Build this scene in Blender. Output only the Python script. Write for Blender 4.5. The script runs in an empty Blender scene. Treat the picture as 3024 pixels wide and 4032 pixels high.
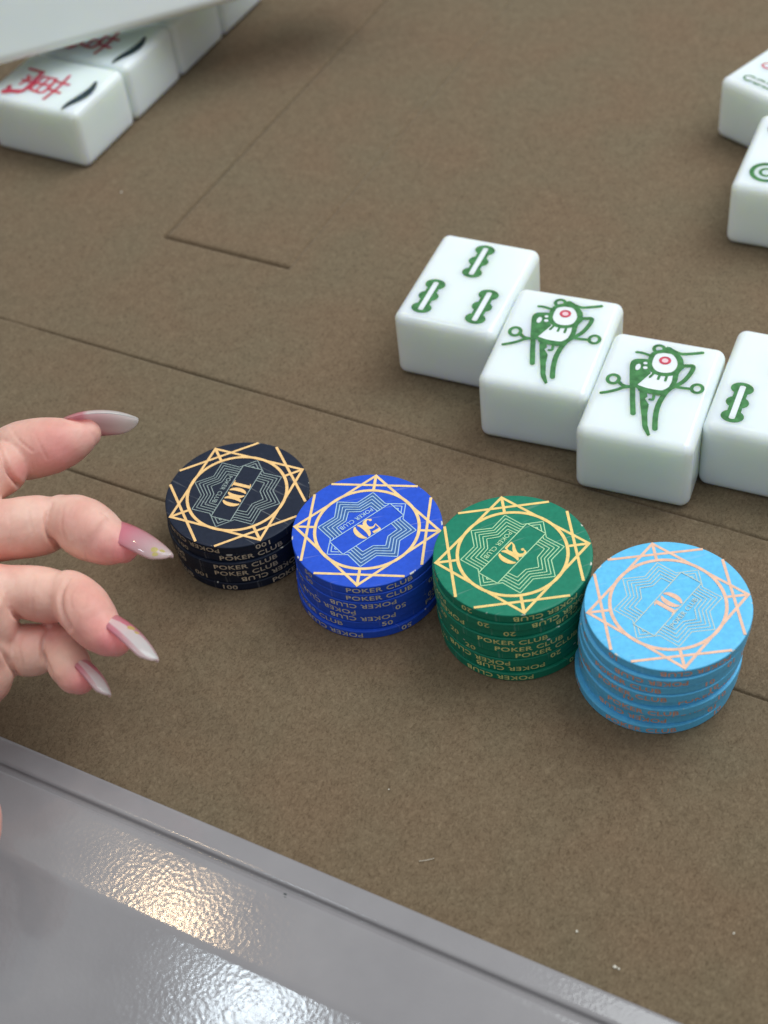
import bpy, bmesh, math, random
import numpy as np
from math import sin, cos, pi, radians, degrees, atan2, hypot
from mathutils import Vector, Matrix
random.seed(7); np.random.seed(7)
S = 0.001                                   # everything below is laid out in millimetres
C = bpy.context.scene.collection
sc = bpy.context.scene

# ---------------------------------------------------------------- camera
F, PW, PH = 5806.76, 3024, 4032
CP = np.array([0.0, 0.0, 306.744])
CR = np.array([[0.8871248003359089, -0.27748098812992217, 0.3688006098902437],
               [0.45221345074323405, 0.6823349113170301, -0.5743884258625666],
               [-0.09226366346439056, 0.6763308140432629, 0.730796857122215]])
cam_d = bpy.data.cameras.new('camera'); cam = bpy.data.objects.new('camera', cam_d); C.objects.link(cam)
cam_d.sensor_fit = 'HORIZONTAL'; cam_d.sensor_width = 36.0; cam_d.lens = 36.0 * F / PW
cam_d.clip_start = 0.01; cam_d.clip_end = 60.0
M4 = Matrix([list(CR[i]) + [CP[i] * S] for i in range(3)] + [[0, 0, 0, 1]])
cam.matrix_world = M4
cam_d.dof.use_dof = True; cam_d.dof.focus_distance = 0.385; cam_d.dof.aperture_fstop = 20.0
sc.camera = cam

# ---------------------------------------------------------------- light
w = bpy.data.worlds.new('World'); sc.world = w; w.use_nodes = True
nt = w.node_tree; nt.nodes.clear()
wo = nt.nodes.new('ShaderNodeOutputWorld'); bg = nt.nodes.new('ShaderNodeBackground')
tc = nt.nodes.new('ShaderNodeTexCoord'); sx = nt.nodes.new('ShaderNodeSeparateXYZ'); rp = nt.nodes.new('ShaderNodeValToRGB')
nt.links.new(tc.outputs['Generated'], sx.inputs[0]); nt.links.new(sx.outputs['Z'], rp.inputs[0])
rp.color_ramp.elements[0].position = 0.0; rp.color_ramp.elements[0].color = (.10, .095, .095, 1)
rp.color_ramp.elements[1].position = 0.75; rp.color_ramp.elements[1].color = (.74, .79, .80, 1)
e = rp.color_ramp.elements.new(.25); e.color = (.20, .20, .205, 1)
nt.links.new(rp.outputs[0], bg.inputs[0]); nt.links.new(bg.outputs[0], wo.inputs[0]); bg.inputs[1].default_value = 0.74
sc.view_settings.view_transform = 'Standard'; sc.view_settings.look = 'None'; sc.view_settings.exposure = 0.24
sc.view_settings.gamma = 1.0


def ray(px, py):
    d = CR @ np.array([(px - PW / 2) / F, -(py - PH / 2) / F, -1.0])
    return d


def at(px, py, z):                           # point of the photograph (in its 1659 px wide view) at a height in mm
    d = ray(px * 1.82278, py * 1.82278)
    return CP + d * ((z - CP[2]) / d[2])


def area(name, loc, target, size, power, col, sizey=None):
    L = bpy.data.lights.new(name, 'AREA'); L.size = size; L.energy = power; L.color = col
    if sizey: L.shape = 'RECTANGLE'; L.size_y = sizey
    o = bpy.data.objects.new(name, L); C.objects.link(o); o.location = loc
    o.rotation_euler = (Vector(target) - Vector(loc)).to_track_quat('-Z', 'Y').to_euler(); return o


MID = Vector((-.15, .26, 0))
area('ceiling_light', (0.30, 0.90, 1.15), MID, 0.95, 12.5, (.93, .99, 1.0))
# two lamps whose rough images sit on the plastic rim: found by mirroring the line of sight
def mirror_lamp(name, px, py, z, n, dist, size, power, col):
    p = at(px, py, z); d = p - CP; d /= np.linalg.norm(d); n = np.array(n); n = n / np.linalg.norm(n)
    r = d - 2 * d.dot(n) * n
    area(name, tuple((p * S + r * dist)), tuple(p * S), size, power, col)
TILT = radians(14)
mirror_lamp('warm_lamp', 372, 1978, 3, (0, 0, 1), 2.2, .07, 1.4, (1.0, .70, .42))
mirror_lamp('cool_lamp', 555, 2190, 0, (0, -sin(TILT), cos(TILT)), 2.2, .13, 1.7, (.80, .92, 1.0))


# ---------------------------------------------------------------- materials
def mat(name, col, rough=.5, spec=.5, coat=0, sss=0, sssr=(1, .9, .7), ssss=.004, noise=None, bump=None, metallic=0, sheen=0):
    """noise=(scale, amount, detail, colour)   bump=(scale, strength, distance)"""
    m = bpy.data.materials.new(name); m.use_nodes = True; t = m.node_tree; b = t.nodes['Principled BSDF']
    b.inputs['Base Color'].default_value = (*col, 1); b.inputs['Roughness'].default_value = rough
    b.inputs['Specular IOR Level'].default_value = spec; b.inputs['Coat Weight'].default_value = coat
    b.inputs['Metallic'].default_value = metallic; b.inputs['Sheen Weight'].default_value = sheen
    if sss:
        b.inputs['Subsurface Weight'].default_value = sss; b.inputs['Subsurface Radius'].default_value = sssr
        b.inputs['Subsurface Scale'].default_value = ssss
    co = t.nodes.new('ShaderNodeTexCoord')
    m['co'] = 1
    if noise:
        n = t.nodes.new('ShaderNodeTexNoise'); n.inputs['Scale'].default_value = noise[0]; n.inputs['Detail'].default_value = noise[2]
        t.links.new(co.outputs['Object'], n.inputs['Vector'])
        r = t.nodes.new('ShaderNodeValToRGB'); r.color_ramp.elements[0].position = .35; r.color_ramp.elements[1].position = .65
        r.color_ramp.elements[0].color = (*[c * (1 - noise[1]) for c in col], 1); r.color_ramp.elements[1].color = (*noise[3], 1)
        t.links.new(n.outputs['Fac'], r.inputs[0]); t.links.new(r.outputs[0], b.inputs['Base Color'])
    if bump:
        n = t.nodes.new('ShaderNodeTexNoise'); n.inputs['Scale'].default_value = bump[0]; n.inputs['Detail'].default_value = 4
        t.links.new(co.outputs['Object'], n.inputs['Vector'])
        bu = t.nodes.new('ShaderNodeBump'); bu.inputs['Strength'].default_value = bump[1]; bu.inputs['Distance'].default_value = bump[2] * S
        t.links.new(n.outputs['Fac'], bu.inputs['Height']); t.links.new(bu.outputs[0], b.inputs['Normal'])
    return m


def N(t, kind, **kw):
    n = t.nodes.new(kind)
    for k, v in kw.items():
        if k in n.inputs: n.inputs[k].default_value = v
        else: setattr(n, k, v)
    return n


def felt_material():
    m = bpy.data.materials.new('brown_felt'); m.use_nodes = True; t = m.node_tree; b = t.nodes['Principled BSDF']; L = t.links.new
    co = N(t, 'ShaderNodeTexCoord')
    mp = N(t, 'ShaderNodeMapping'); mp.inputs['Scale'].default_value = (1, .7, 1); mp.inputs['Rotation'].default_value = (0, 0, .6)
    L(co.outputs['Object'], mp.inputs[0])
    warp = N(t, 'ShaderNodeTexNoise', Scale=900.0, Detail=2.0); L(mp.outputs[0], warp.inputs['Vector'])
    mixv = N(t, 'ShaderNodeMixRGB', blend_type='ADD'); mixv.inputs[0].default_value = .0022
    L(mp.outputs[0], mixv.inputs[1]); L(warp.outputs['Color'], mixv.inputs[2])
    fine = N(t, 'ShaderNodeTexNoise', Scale=1500.0, Detail=4.0, Roughness=.75); L(mixv.outputs[0], fine.inputs['Vector'])
    med = N(t, 'ShaderNodeTexNoise', Scale=240.0, Detail=5.0, Roughness=.7); L(co.outputs['Object'], med.inputs['Vector'])
    big = N(t, 'ShaderNodeTexNoise', Scale=28.0, Detail=3.0); L(co.outputs['Object'], big.inputs['Vector'])
    r1 = N(t, 'ShaderNodeValToRGB'); r1.color_ramp.elements[0].position = .30; r1.color_ramp.elements[1].position = .72
    r1.color_ramp.elements[0].color = (.103, .071, .044, 1); r1.color_ramp.elements[1].color = (.242, .180, .118, 1)
    L(fine.outputs['Fac'], r1.inputs[0])
    r2 = N(t, 'ShaderNodeValToRGB'); r2.color_ramp.elements[0].position = .3; r2.color_ramp.elements[1].position = .7
    r2.color_ramp.elements[0].color = (.90, .88, .86, 1); r2.color_ramp.elements[1].color = (1.08, 1.08, 1.08, 1)
    L(med.outputs['Fac'], r2.inputs[0])
    r3 = N(t, 'ShaderNodeValToRGB'); r3.color_ramp.elements[0].position = .35; r3.color_ramp.elements[1].position = .65
    r3.color_ramp.elements[0].color = (1.03, .98, .95, 1); r3.color_ramp.elements[1].color = (.97, 1.02, 1.0, 1)
    L(big.outputs['Fac'], r3.inputs[0])
    a = N(t, 'ShaderNodeMixRGB', blend_type='MULTIPLY'); a.inputs[0].default_value = 1; L(r1.outputs[0], a.inputs[1]); L(r2.outputs[0], a.inputs[2])
    a2 = N(t, 'ShaderNodeMixRGB', blend_type='MULTIPLY'); a2.inputs[0].default_value = 1; L(a.outputs[0], a2.inputs[1]); L(r3.outputs[0], a2.inputs[2])
    L(a2.outputs[0], b.inputs['Base Color'])
    b.inputs['Roughness'].default_value = .95; b.inputs['Specular IOR Level'].default_value = .12
    b.inputs['Sheen Weight'].default_value = .12; b.inputs['Sheen Roughness'].default_value = .5
    ad = N(t, 'ShaderNodeMath', operation='ADD'); L(fine.outputs['Fac'], ad.inputs[0]); L(med.outputs['Fac'], ad.inputs[1])
    bu = N(t, 'ShaderNodeBump', Strength=.5); bu.inputs['Distance'].default_value = .35 * S
    L(ad.outputs[0], bu.inputs['Height']); L(bu.outputs[0], b.inputs['Normal'])
    return m


def plastic_material():
    m = bpy.data.materials.new('grey_plastic'); m.use_nodes = True; t = m.node_tree; b = t.nodes['Principled BSDF']; L = t.links.new
    co = N(t, 'ShaderNodeTexCoord')
    vo = N(t, 'ShaderNodeTexVoronoi', Scale=900.0); L(co.outputs['Object'], vo.inputs['Vector'])
    no = N(t, 'ShaderNodeTexNoise', Scale=1100.0, Detail=3.0); L(co.outputs['Object'], no.inputs['Vector'])
    ad = N(t, 'ShaderNodeMath', operation='ADD'); L(vo.outputs['Distance'], ad.inputs[0]); L(no.outputs['Fac'], ad.inputs[1])
    big = N(t, 'ShaderNodeTexNoise', Scale=26.0, Detail=4.0, Roughness=.6); L(co.outputs['Object'], big.inputs['Vector'])
    rr = N(t, 'ShaderNodeMapRange'); rr.inputs['To Min'].default_value = .06; rr.inputs['To Max'].default_value = .15
    L(big.outputs['Fac'], rr.inputs['Value']); L(rr.outputs[0], b.inputs['Roughness'])
    bu = N(t, 'ShaderNodeBump', Strength=.75); bu.inputs['Distance'].default_value = .019 * S
    L(ad.outputs[0], bu.inputs['Height']); L(bu.outputs[0], b.inputs['Normal'])
    r = N(t, 'ShaderNodeValToRGB'); r.color_ramp.elements[0].color = (.245, .230, .240, 1); r.color_ramp.elements[1].color = (.295, .278, .287, 1)
    r.color_ramp.elements[0].position = .3; r.color_ramp.elements[1].position = .7
    L(big.outputs['Fac'], r.inputs[0]); L(r.outputs[0], b.inputs['Base Color'])
    b.inputs['Specular IOR Level'].default_value = .5
    return m


def chip_material(name, col, rough=.42):
    """matte ceramic with fine scuffs and pale nicks where noise peaks at the rim"""
    m = bpy.data.materials.new(name); m.use_nodes = True; t = m.node_tree; b = t.nodes['Principled BSDF']; L = t.links.new
    co = N(t, 'ShaderNodeTexCoord')
    no = N(t, 'ShaderNodeTexNoise', Scale=900.0, Detail=3.0); L(co.outputs['Object'], no.inputs['Vector'])
    r = N(t, 'ShaderNodeValToRGB'); r.color_ramp.elements[0].color = (*[c * .92 for c in col], 1); r.color_ramp.elements[1].color = (*[min(1, c * 1.07 + .003) for c in col], 1)
    r.color_ramp.elements[0].position = .3; r.color_ramp.elements[1].position = .7; L(no.outputs['Fac'], r.inputs[0])
    # scuffs: stretched thin noise
    mp = N(t, 'ShaderNodeMapping'); mp.inputs['Scale'].default_value = (60, 900, 60); mp.inputs['Rotation'].default_value = (0, 0, 1.0); L(co.outputs['Object'], mp.inputs[0])
    sc_ = N(t, 'ShaderNodeTexNoise', Scale=1.0, Detail=2.0, Distortion=.4); L(mp.outputs[0], sc_.inputs['Vector'])
    s1 = N(t, 'ShaderNodeMapRange'); s1.inputs['From Min'].default_value = .66; s1.inputs['From Max'].default_value = .76; s1.inputs['To Max'].default_value = .32
    L(sc_.outputs['Fac'], s1.inputs['Value'])
    mx = N(t, 'ShaderNodeMixRGB'); mx.inputs[2].default_value = (*[min(1, c * .5 + .42) for c in col], 1); L(s1.outputs[0], mx.inputs[0]); L(r.outputs[0], mx.inputs[1])
    # nicks on the rim
    sep = N(t, 'ShaderNodeSeparateXYZ'); L(co.outputs['Object'], sep.inputs[0])
    ge = N(t, 'ShaderNodeNewGeometry')
    ln = N(t, 'ShaderNodeVectorMath', operation='LENGTH'); cb = N(t, 'ShaderNodeCombineXYZ'); L(sep.outputs[0], cb.inputs[0]); L(sep.outputs[1], cb.inputs[1]); L(cb.outputs[0], ln.inputs[0])
    zc = N(t, 'ShaderNodeMapRange'); zc.inputs['From Min'].default_value = 2.45 * S; zc.inputs['From Max'].default_value = 2.65 * S; L(sep.outputs[2], zc.inputs['Value'])
    rc = N(t, 'ShaderNodeMapRange'); rc.inputs['From Min'].default_value = 19.5 * S; rc.inputs['From Max'].default_value = 19.75 * S; L(ln.outputs['Value'], rc.inputs['Value'])
    oi = N(t, 'ShaderNodeObjectInfo')
    av = N(t, 'ShaderNodeVectorMath', operation='ADD'); L(co.outputs['Object'], av.inputs[0]); L(oi.outputs['Location'], av.inputs[1])
    nk = N(t, 'ShaderNodeTexNoise', Scale=230.0, Detail=3.0); L(av.outputs[0], nk.inputs['Vector'])
    nr = N(t, 'ShaderNodeMapRange'); nr.inputs['From Min'].default_value = .655; nr.inputs['From Max'].default_value = .68; L(nk.outputs['Fac'], nr.inputs['Value'])
    p1 = N(t, 'ShaderNodeMath', operation='MULTIPLY'); L(zc.outputs[0], p1.inputs[0]); L(rc.outputs[0], p1.inputs[1])
    p2 = N(t, 'ShaderNodeMath', operation='MULTIPLY'); L(p1.outputs[0], p2.inputs[0]); L(nr.outputs[0], p2.inputs[1])
    mx2 = N(t, 'ShaderNodeMixRGB'); mx2.inputs[2].default_value = (.72, .70, .62, 1); L(p2.outputs[0], mx2.inputs[0]); L(mx.outputs[0], mx2.inputs[1])
    L(mx2.outputs[0], b.inputs['Base Color'])
    b.inputs['Roughness'].default_value = rough; b.inputs['Specular IOR Level'].default_value = .25
    bu = N(t, 'ShaderNodeBump', Strength=.25); bu.inputs['Distance'].default_value = .03 * S; L(no.outputs['Fac'], bu.inputs['Height']); L(bu.outputs[0], b.inputs['Normal'])
    return m


M = {}
M['felt'] = felt_material(); M['plastic'] = plastic_material()
M['tile'] = mat('white_melamine', (.83, .94, .90), rough=.15, spec=.5, sss=1.0, sssr=(1.0, .95, .62), ssss=.008, noise=(60, .012, 2, (.84, .95, .91)))
M['bar'] = mat('white_plastic', (.87, .93, .92), rough=.22, sss=.6, sssr=(1, .95, .7), ssss=.004, noise=(20, .04, 2, (.89, .95, .93)))
M['green_paint'] = mat('green_paint', (.040, .185, .050), rough=.22, spec=.6, noise=(500, .25, 3, (.065, .25, .075)), bump=(600, .5, .15))
M['red_paint'] = mat('red_paint', (.62, .04, .09), rough=.25, noise=(500, .3, 3, (.70, .09, .14)))
M['pink_paint'] = mat('pink_paint', (.85, .55, .62), rough=.25, noise=(500, .1, 3, (.9, .62, .68)))
M['dark_paint'] = mat('dark_paint', (.012, .030, .042), rough=.25, noise=(500, .3, 3, (.02, .045, .06)))
M['inlay'] = mat('white_inlay', (.86, .90, .93), rough=.2, sss=.3, noise=(300, .03, 2, (.88, .92, .95)))
CH = {'black': (.0085, .015, .035), 'blue': (.016, .085, .62), 'green': (.005, .20, .118), 'light blue': (.125, .53, .87)}
for k, c in CH.items(): M[k] = chip_material(k.replace(' ', '_') + '_ceramic', c)
GOLD = {'black': (.97, .60, .25), 'blue': (.95, .66, .30), 'green': (.92, .64, .22), 'light blue': (.86, .52, .37)}
THIN = {'black': (.30, .37, .36), 'blue': (.42, .62, .82), 'green': (.46, .74, .42), 'light blue': (.52, .62, .56)}
EDGE = {'black': (.66, .56, .42), 'blue': (.72, .66, .52), 'green': (.74, .74, .28), 'light blue': (.95, .42, .24)}
for k in CH:
    M['gold ' + k] = mat('gold_print', GOLD[k], rough=.4, noise=(700, .12, 3, tuple(min(1, c * 1.05) for c in GOLD[k])))
    M['thin ' + k] = mat('fine_print', THIN[k], rough=.4, noise=(700, .12, 3, tuple(min(1, c * 1.05) for c in THIN[k])))
    M['edge ' + k] = mat('edge_print', EDGE[k], rough=.45, noise=(450, .3, 4, tuple(min(1, c * 1.05) for c in EDGE[k])))
M['blueband'] = mat('dull_blue_print', (.022, .105, .36), rough=.42, noise=(700, .1, 3, (.026, .12, .40)))
M['lint'] = mat('pale_lint', (.75, .70, .60), rough=.9, noise=(900, .1, 2, (.8, .76, .66)))


# ---------------------------------------------------------------- object helpers
def link(name, me, m, parent=None, smooth=False):
    if m is not None and not me.materials: me.materials.append(m)
    o = bpy.data.objects.new(name, me); C.objects.link(o)
    if smooth:
        for p in me.polygons: p.use_smooth = True
    if parent: o.parent = parent
    return o


def from_py(name, vs, fs, m, parent=None, smooth=False):
    me = bpy.data.meshes.new(name); me.from_pydata([(a * S, b * S, c * S) for a, b, c in vs], [], fs); me.update()
    return link(name, me, m, parent, smooth)


def empty(name, loc, rz, label, cat, group=None):
    o = bpy.data.objects.new(name, None); C.objects.link(o); o.empty_display_size = .005
    o.location = [c * S for c in loc]; o.rotation_euler = (0, 0, rz)
    tag(o, label, cat, group); return o


def tag(o, label, cat, group=None, kind=None):
    if label: o['label'] = label
    if cat: o['category'] = cat
    if group: o['group'] = group
    if kind: o['kind'] = kind
    return o


class Flat:                                   # flat ink shapes; every stroke sits a hair above the last one
    def __init__(s, z, dz=.004): s.v = []; s.f = []; s.z = z; s.dz = dz
    def poly(s, pts):
        if len(pts) < 3: return
        A = sum(pts[i][0] * pts[(i + 1) % len(pts)][1] - pts[(i + 1) % len(pts)][0] * pts[i][1] for i in range(len(pts)))
        if abs(A) < 1e-6: return
        if A < 0: pts = pts[::-1]
        n = len(s.v); s.v += [(x, y, s.z) for x, y in pts]; s.f.append(tuple(range(n, n + len(pts)))); s.z += s.dz
    def strip(s, P, Wd, caps=True):            # variable width stroke
        P = [np.array(p, float) for p in P]; n = len(P)
        if not hasattr(Wd, '__len__'): Wd = [Wd] * n
        Lf, Rt = [], []
        for i in range(n):
            a = P[max(i - 1, 0)]; b = P[min(i + 1, n - 1)]; d = b - a; d /= (np.linalg.norm(d) + 1e-9); nn = np.array([-d[1], d[0]])
            k = 1.0
            if 0 < i < n - 1:
                d1 = P[i] - P[i - 1]; d1 /= np.linalg.norm(d1) + 1e-9; k = 1 / max(.5, abs(nn.dot([-d1[1], d1[0]])))
            Lf.append(P[i] + nn * Wd[i] / 2 * k); Rt.append(P[i] - nn * Wd[i] / 2 * k)
        b0 = len(s.v); s.v += [(*q, s.z) for q in Rt] + [(*q, s.z) for q in Lf]
        for i in range(n - 1): s.f.append((b0 + i, b0 + i + 1, b0 + n + i + 1, b0 + n + i))
        s.z += s.dz
        if caps:
            for i in (0, n - 1):
                s.disc(P[i], Wd[i] / 2)
    def disc(s, c, r, ry=None, k=14):
        ry = ry or r; s.poly([(c[0] + r * cos(a * 2 * pi / k), c[1] + ry * sin(a * 2 * pi / k)) for a in range(k)])
    def ring(s, c, r, w_, k=72, ry=None):
        ry = ry or r; b0 = len(s.v)
        for a in range(k):
            t = a * 2 * pi / k
            s.v.append((c[0] + (r - w_ / 2) * cos(t), c[1] + (ry - w_ / 2) * sin(t), s.z)); s.v.append((c[0] + (r + w_ / 2) * cos(t), c[1] + (ry + w_ / 2) * sin(t), s.z))
        for a in range(k):
            i = b0 + 2 * a; j = b0 + 2 * ((a + 1) % k); s.f.append((i, i + 1, j + 1, j))
        s.z += s.dz
    def build(s, name, m, parent): return from_py(name, s.v, s.f, m, parent)


def smooth_path(P, k=6, closed=False):         # Catmull-Rom
    P = [np.array(p, float) for p in P]; n = len(P); out = []
    rng = range(n if closed else n - 1)
    for i in rng:
        g = (lambda j: P[j % n]) if closed else (lambda j: P[min(max(j, 0), n - 1)])
        p0, p1, p2, p3 = g(i - 1), g(i), g(i + 1), g(i + 2)
        for t in np.linspace(0, 1, k, endpoint=False):
            out.append(.5 * ((2 * p1) + (-p0 + p2) * t + (2 * p0 - 5 * p1 + 4 * p2 - p3) * t * t + (-p0 + 3 * p1 - 3 * p2 + p3) * t ** 3))
    if not closed: out.append(P[-1])
    else: out.append(out[0])
    return out


_txt = {}
def text_mesh(s, size, spacing=1.0, bold=0.0):
    key = (s, size, spacing, bold)
    if key in _txt: return _txt[key]
    cu = bpy.data.curves.new('t', 'FONT'); cu.body = s; cu.size = size; cu.space_character = spacing; cu.offset = bold
    cu.align_x = 'CENTER'; cu.align_y = 'CENTER'; cu.resolution_u = 3
    o = bpy.data.objects.new('t', cu); C.objects.link(o)
    dg = bpy.context.evaluated_depsgraph_get(); dg.update(); me = o.evaluated_get(dg).to_mesh()
    v = [tuple(q.co) for q in me.vertices]; f = [tuple(p.vertices) for p in me.polygons]
    bpy.data.objects.remove(o); bpy.data.curves.remove(cu)
    xs = [q[0] for q in v]; ys = [q[1] for q in v]; cx = (min(xs) + max(xs)) / 2; cy = (min(ys) + max(ys)) / 2
    v = [(q[0] - cx, q[1] - cy) for q in v]
    # order faces counter-clockwise
    g = []
    for p in f:
        A = sum(v[p[i]][0] * v[p[(i + 1) % len(p)]][1] - v[p[(i + 1) % len(p)]][0] * v[p[i]][1] for i in range(len(p)))
        g.append(p if A > 0 else p[::-1])
    _txt[key] = (v, g, max(xs) - min(xs), max(ys) - min(ys)); return _txt[key]


# ---------------------------------------------------------------- the felt table top
def build_felt():
    def lines(lo, hi, step, seams):
        s = set(np.round(np.arange(lo, hi + .1, step), 3))
        for q in seams:  # fine lines only where a seam runs
            for d in (-2.2, -1.2, -.6, -.32, -.14, 0, .14, .32, .6, 1.2, 2.2): s.add(round(q + d, 3))
        return sorted(s)
    X = lines(-760, 340, 5, [-286.9, -236.4]); Y = lines(132.2, 900, 16, [220.7, 271.5, 329.7, 505.0])
    def prof(d, wd): return math.exp(-(d / wd) ** 2)
    def h(x, y):
        z = 0; vx = .82 + .18 * sin(x * .045) + .14 * sin(x * .13 + 1) + .1 * sin(x * .31)
        z -= 1.15 * vx * prof(y - 271.5, .38) + 1.15 * vx * prof(y - 220.7, .36)
        z += .10 * prof(y - 270.4, .8) + .10 * prof(y - 219.8, .8)
        if -287.3 < x < -236.0: z -= 1.7 * prof(y - 329.7, .55)
        if y > 329.3: z -= 1.2 * prof(x + 286.9, .46) + .72 * prof(x + 236.4, .5) * (.75 + .25 * sin(y * .11)) - .08 * prof(x + 238, 1.2)
        return z
    vs = [(x, y, h(x, y)) for y in Y for x in X]; nx = len(X)
    fs = [(j * nx + i, j * nx + i + 1, (j + 1) * nx + i + 1, (j + 1) * nx + i) for j in range(len(Y) - 1) for i in range(nx - 1)]
    o = from_py('felt_surface', vs, fs, M['felt'], None, True)
    tag(o, 'flat brown felt table top with thin pressed seams', None, kind='structure')
build_felt()


def build_rim():
    P = [(132.9, -6), (132.95, 1.4)]
    for k in range(7): a = k / 6 * pi / 2; P.append((131.95 + 1.0 * cos(a), 1.6 + 1.0 * sin(a)))
    P += [(131.6, 2.62), (130.5, 2.68), (127.4, 2.85), (127.0, 2.86), (126.25, 2.75), (126.1, 2.1), (126.0, 1.7), (125.6, 1.62), (125.0, 1.75), (124.5, 2.25), (124.1, 2.62), (123.6, 2.74), (122, 2.76)]
    P += [(115, 2.78), (106.6, 2.8)]
    n = 8
    for k in range(1, n + 1):
        a = TILT * k / n; R_ = 9.0; P.append((106.6 - R_ * sin(a), 2.8 - R_ * (1 - cos(a))))
    y0, z0 = P[-1]; P += [(y0 - 40, z0 - 40 * math.tan(TILT)), (y0 - 90, z0 - 90 * math.tan(TILT)), (y0 - 100, z0 - 120)]
    xs = [-760, 340]; vs = [(x, y, z) for x in xs for y, z in P]; m = len(P)
    fs = [(i, i + 1, m + i + 1, m + i) for i in range(m - 1)]
    o = from_py('table_rim', vs, fs, M['plastic'], None, True)
    o.data.polygons.foreach_set('use_smooth', [True] * len(o.data.polygons))
    o.modifiers.new('wn', 'WEIGHTED_NORMAL').weight = 100
    tag(o, 'glossy grey plastic table rim with a groove along the felt', 'table rim')
    D = Flat(2.74, .003)
    for px, py in ((620, 1925), (621, 1930)):
        p = at(px, py, 2.7); D.disc((p[0], 123.3 + (p[1] % 1) * .0 + (.8 if py < 1928 else 0)), .42, .22, 10)
    D.build('ink_mark', M['dark_paint'], o)
build_rim()


# ---------------------------------------------------------------- poker chips
T = 2.952; R = 20.0
def chip_body_mesh(name):
    seg = 120; prof = [(0, 0), (18.6, 0), (19.45, .04), (19.84, .13), (20.0, .30), (20.0, .40), (20.0, T - .46), (20.0, T - .35), (19.93, T - .21), (19.76, T - .12), (19.3, T - .055), (18.6, T - .035), (0, T - .035)]
    vs = []; fs = []
    for r, z in prof[1:-1]:
        for k in range(seg): a = 2 * pi * k / seg; vs.append((r * cos(a), r * sin(a), z))
    m = len(prof) - 2
    for j in range(m - 1):
        for k in range(seg): k2 = (k + 1) % seg; fs.append((j * seg + k, j * seg + k2, (j + 1) * seg + k2, (j + 1) * seg + k))
    fs.append(tuple(reversed(range(seg)))); fs.append(tuple(range((m - 1) * seg, m * seg)))
    me = bpy.data.meshes.new(name); me.from_pydata([(a * S, b * S, c * S) for a, b, c in vs], [], fs); me.update()
    for p in me.polygons: p.use_smooth = len(p.vertices) == 4 and abs(p.normal.z) < .97
    return me


BH, BW = .505, .147                         # half length and half width of the banner, in chip radii
def clip_out(p, q, box):                    # parts of segment p-q outside the banner box
    lo, hi = 0.0, 1.0; d = (q[0] - p[0], q[1] - p[1])
    for k in range(2):
        if abs(d[k]) < 1e-9:
            if abs(p[k]) > box[k]: return [(p, q)]
        else:
            t0, t1 = sorted(((-box[k] - p[k]) / d[k], (box[k] - p[k]) / d[k])); lo = max(lo, t0); hi = min(hi, t1)
    if lo >= hi: return [(p, q)]
    f = lambda t: (p[0] + d[0] * t, p[1] + d[1] * t); out = []
    if lo > 1e-4: out.append((p, f(lo)))
    if hi < 1 - 1e-4: out.append((f(hi), q))
    return out


def glyph(F_, ch, x, h):                    # high-contrast stencil numerals, x = centre, h = height
    if ch == '0':
        w_ = h * .36
        for sgn in (-1, 1):
            P = []; Wd = []
            for k in range(13):
                a = -1.35 + 2.7 * k / 12; P.append((x + sgn * (w_ * .62 * cos(a) + .02 * h), h * .47 * sin(a))); Wd.append(h * (.035 + .20 * max(0, cos(a)) ** 1.3))
            F_.strip(P, Wd, False)
        return
    if ch == '1':
        F_.strip([(x + .02 * h, -h / 2), (x + .02 * h, h / 2)], h * .20, False); F_.strip([(x - .20 * h, -h * .485), (x + .24 * h, -h * .485)], h * .05, False)
        F_.strip([(x - .20 * h, h * .40), (x - .05 * h, h * .47)], [h * .03, h * .07], False)
    if ch == '5':
        F_.strip([(x - .20 * h, h * .44), (x + .20 * h, h * .40)], [h * .17, h * .14], False)
        F_.strip([(x - .21 * h, h * .46), (x - .22 * h, h * .02)], h * .05, False)
        P = smooth_path([(x - .20 * h, .04 * h), (x - .02 * h, .13 * h), (x + .17 * h, .03 * h), (x + .21 * h, -.17 * h), (x + .12 * h, -.38 * h), (x - .06 * h, -.46 * h), (x - .22 * h, -.36 * h)], 4)
        n = len(P); F_.strip(P, [h * (.04 + .17 * max(0, sin(pi * min(1, i / n * 1.05))) ** 1.6) for i in range(n)], False)
        F_.disc((x - .19 * h, -.33 * h), .075 * h)
    if ch == '2':
        P = smooth_path([(x - .20 * h, .27 * h), (x - .13 * h, .43 * h), (x + .04 * h, .47 * h), (x + .20 * h, .34 * h), (x + .20 * h, .14 * h), (x + .04 * h, -.08 * h), (x - .14 * h, -.24 * h), (x - .22 * h, -.40 * h)], 4)
        n = len(P); F_.strip(P, [h * (.04 + .17 * max(0, sin(pi * (i / n) ** .9)) ** 1.5) for i in range(n)], False)
        F_.disc((x - .17 * h, .25 * h), .08 * h)
        F_.strip([(x - .24 * h, -.42 * h), (x + .22 * h, -.43 * h)], [h * .08, h * .13], False); F_.strip([(x + .22 * h, -.44 * h), (x + .26 * h, -.20 * h)], [h * .10, h * .02], False)


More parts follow.
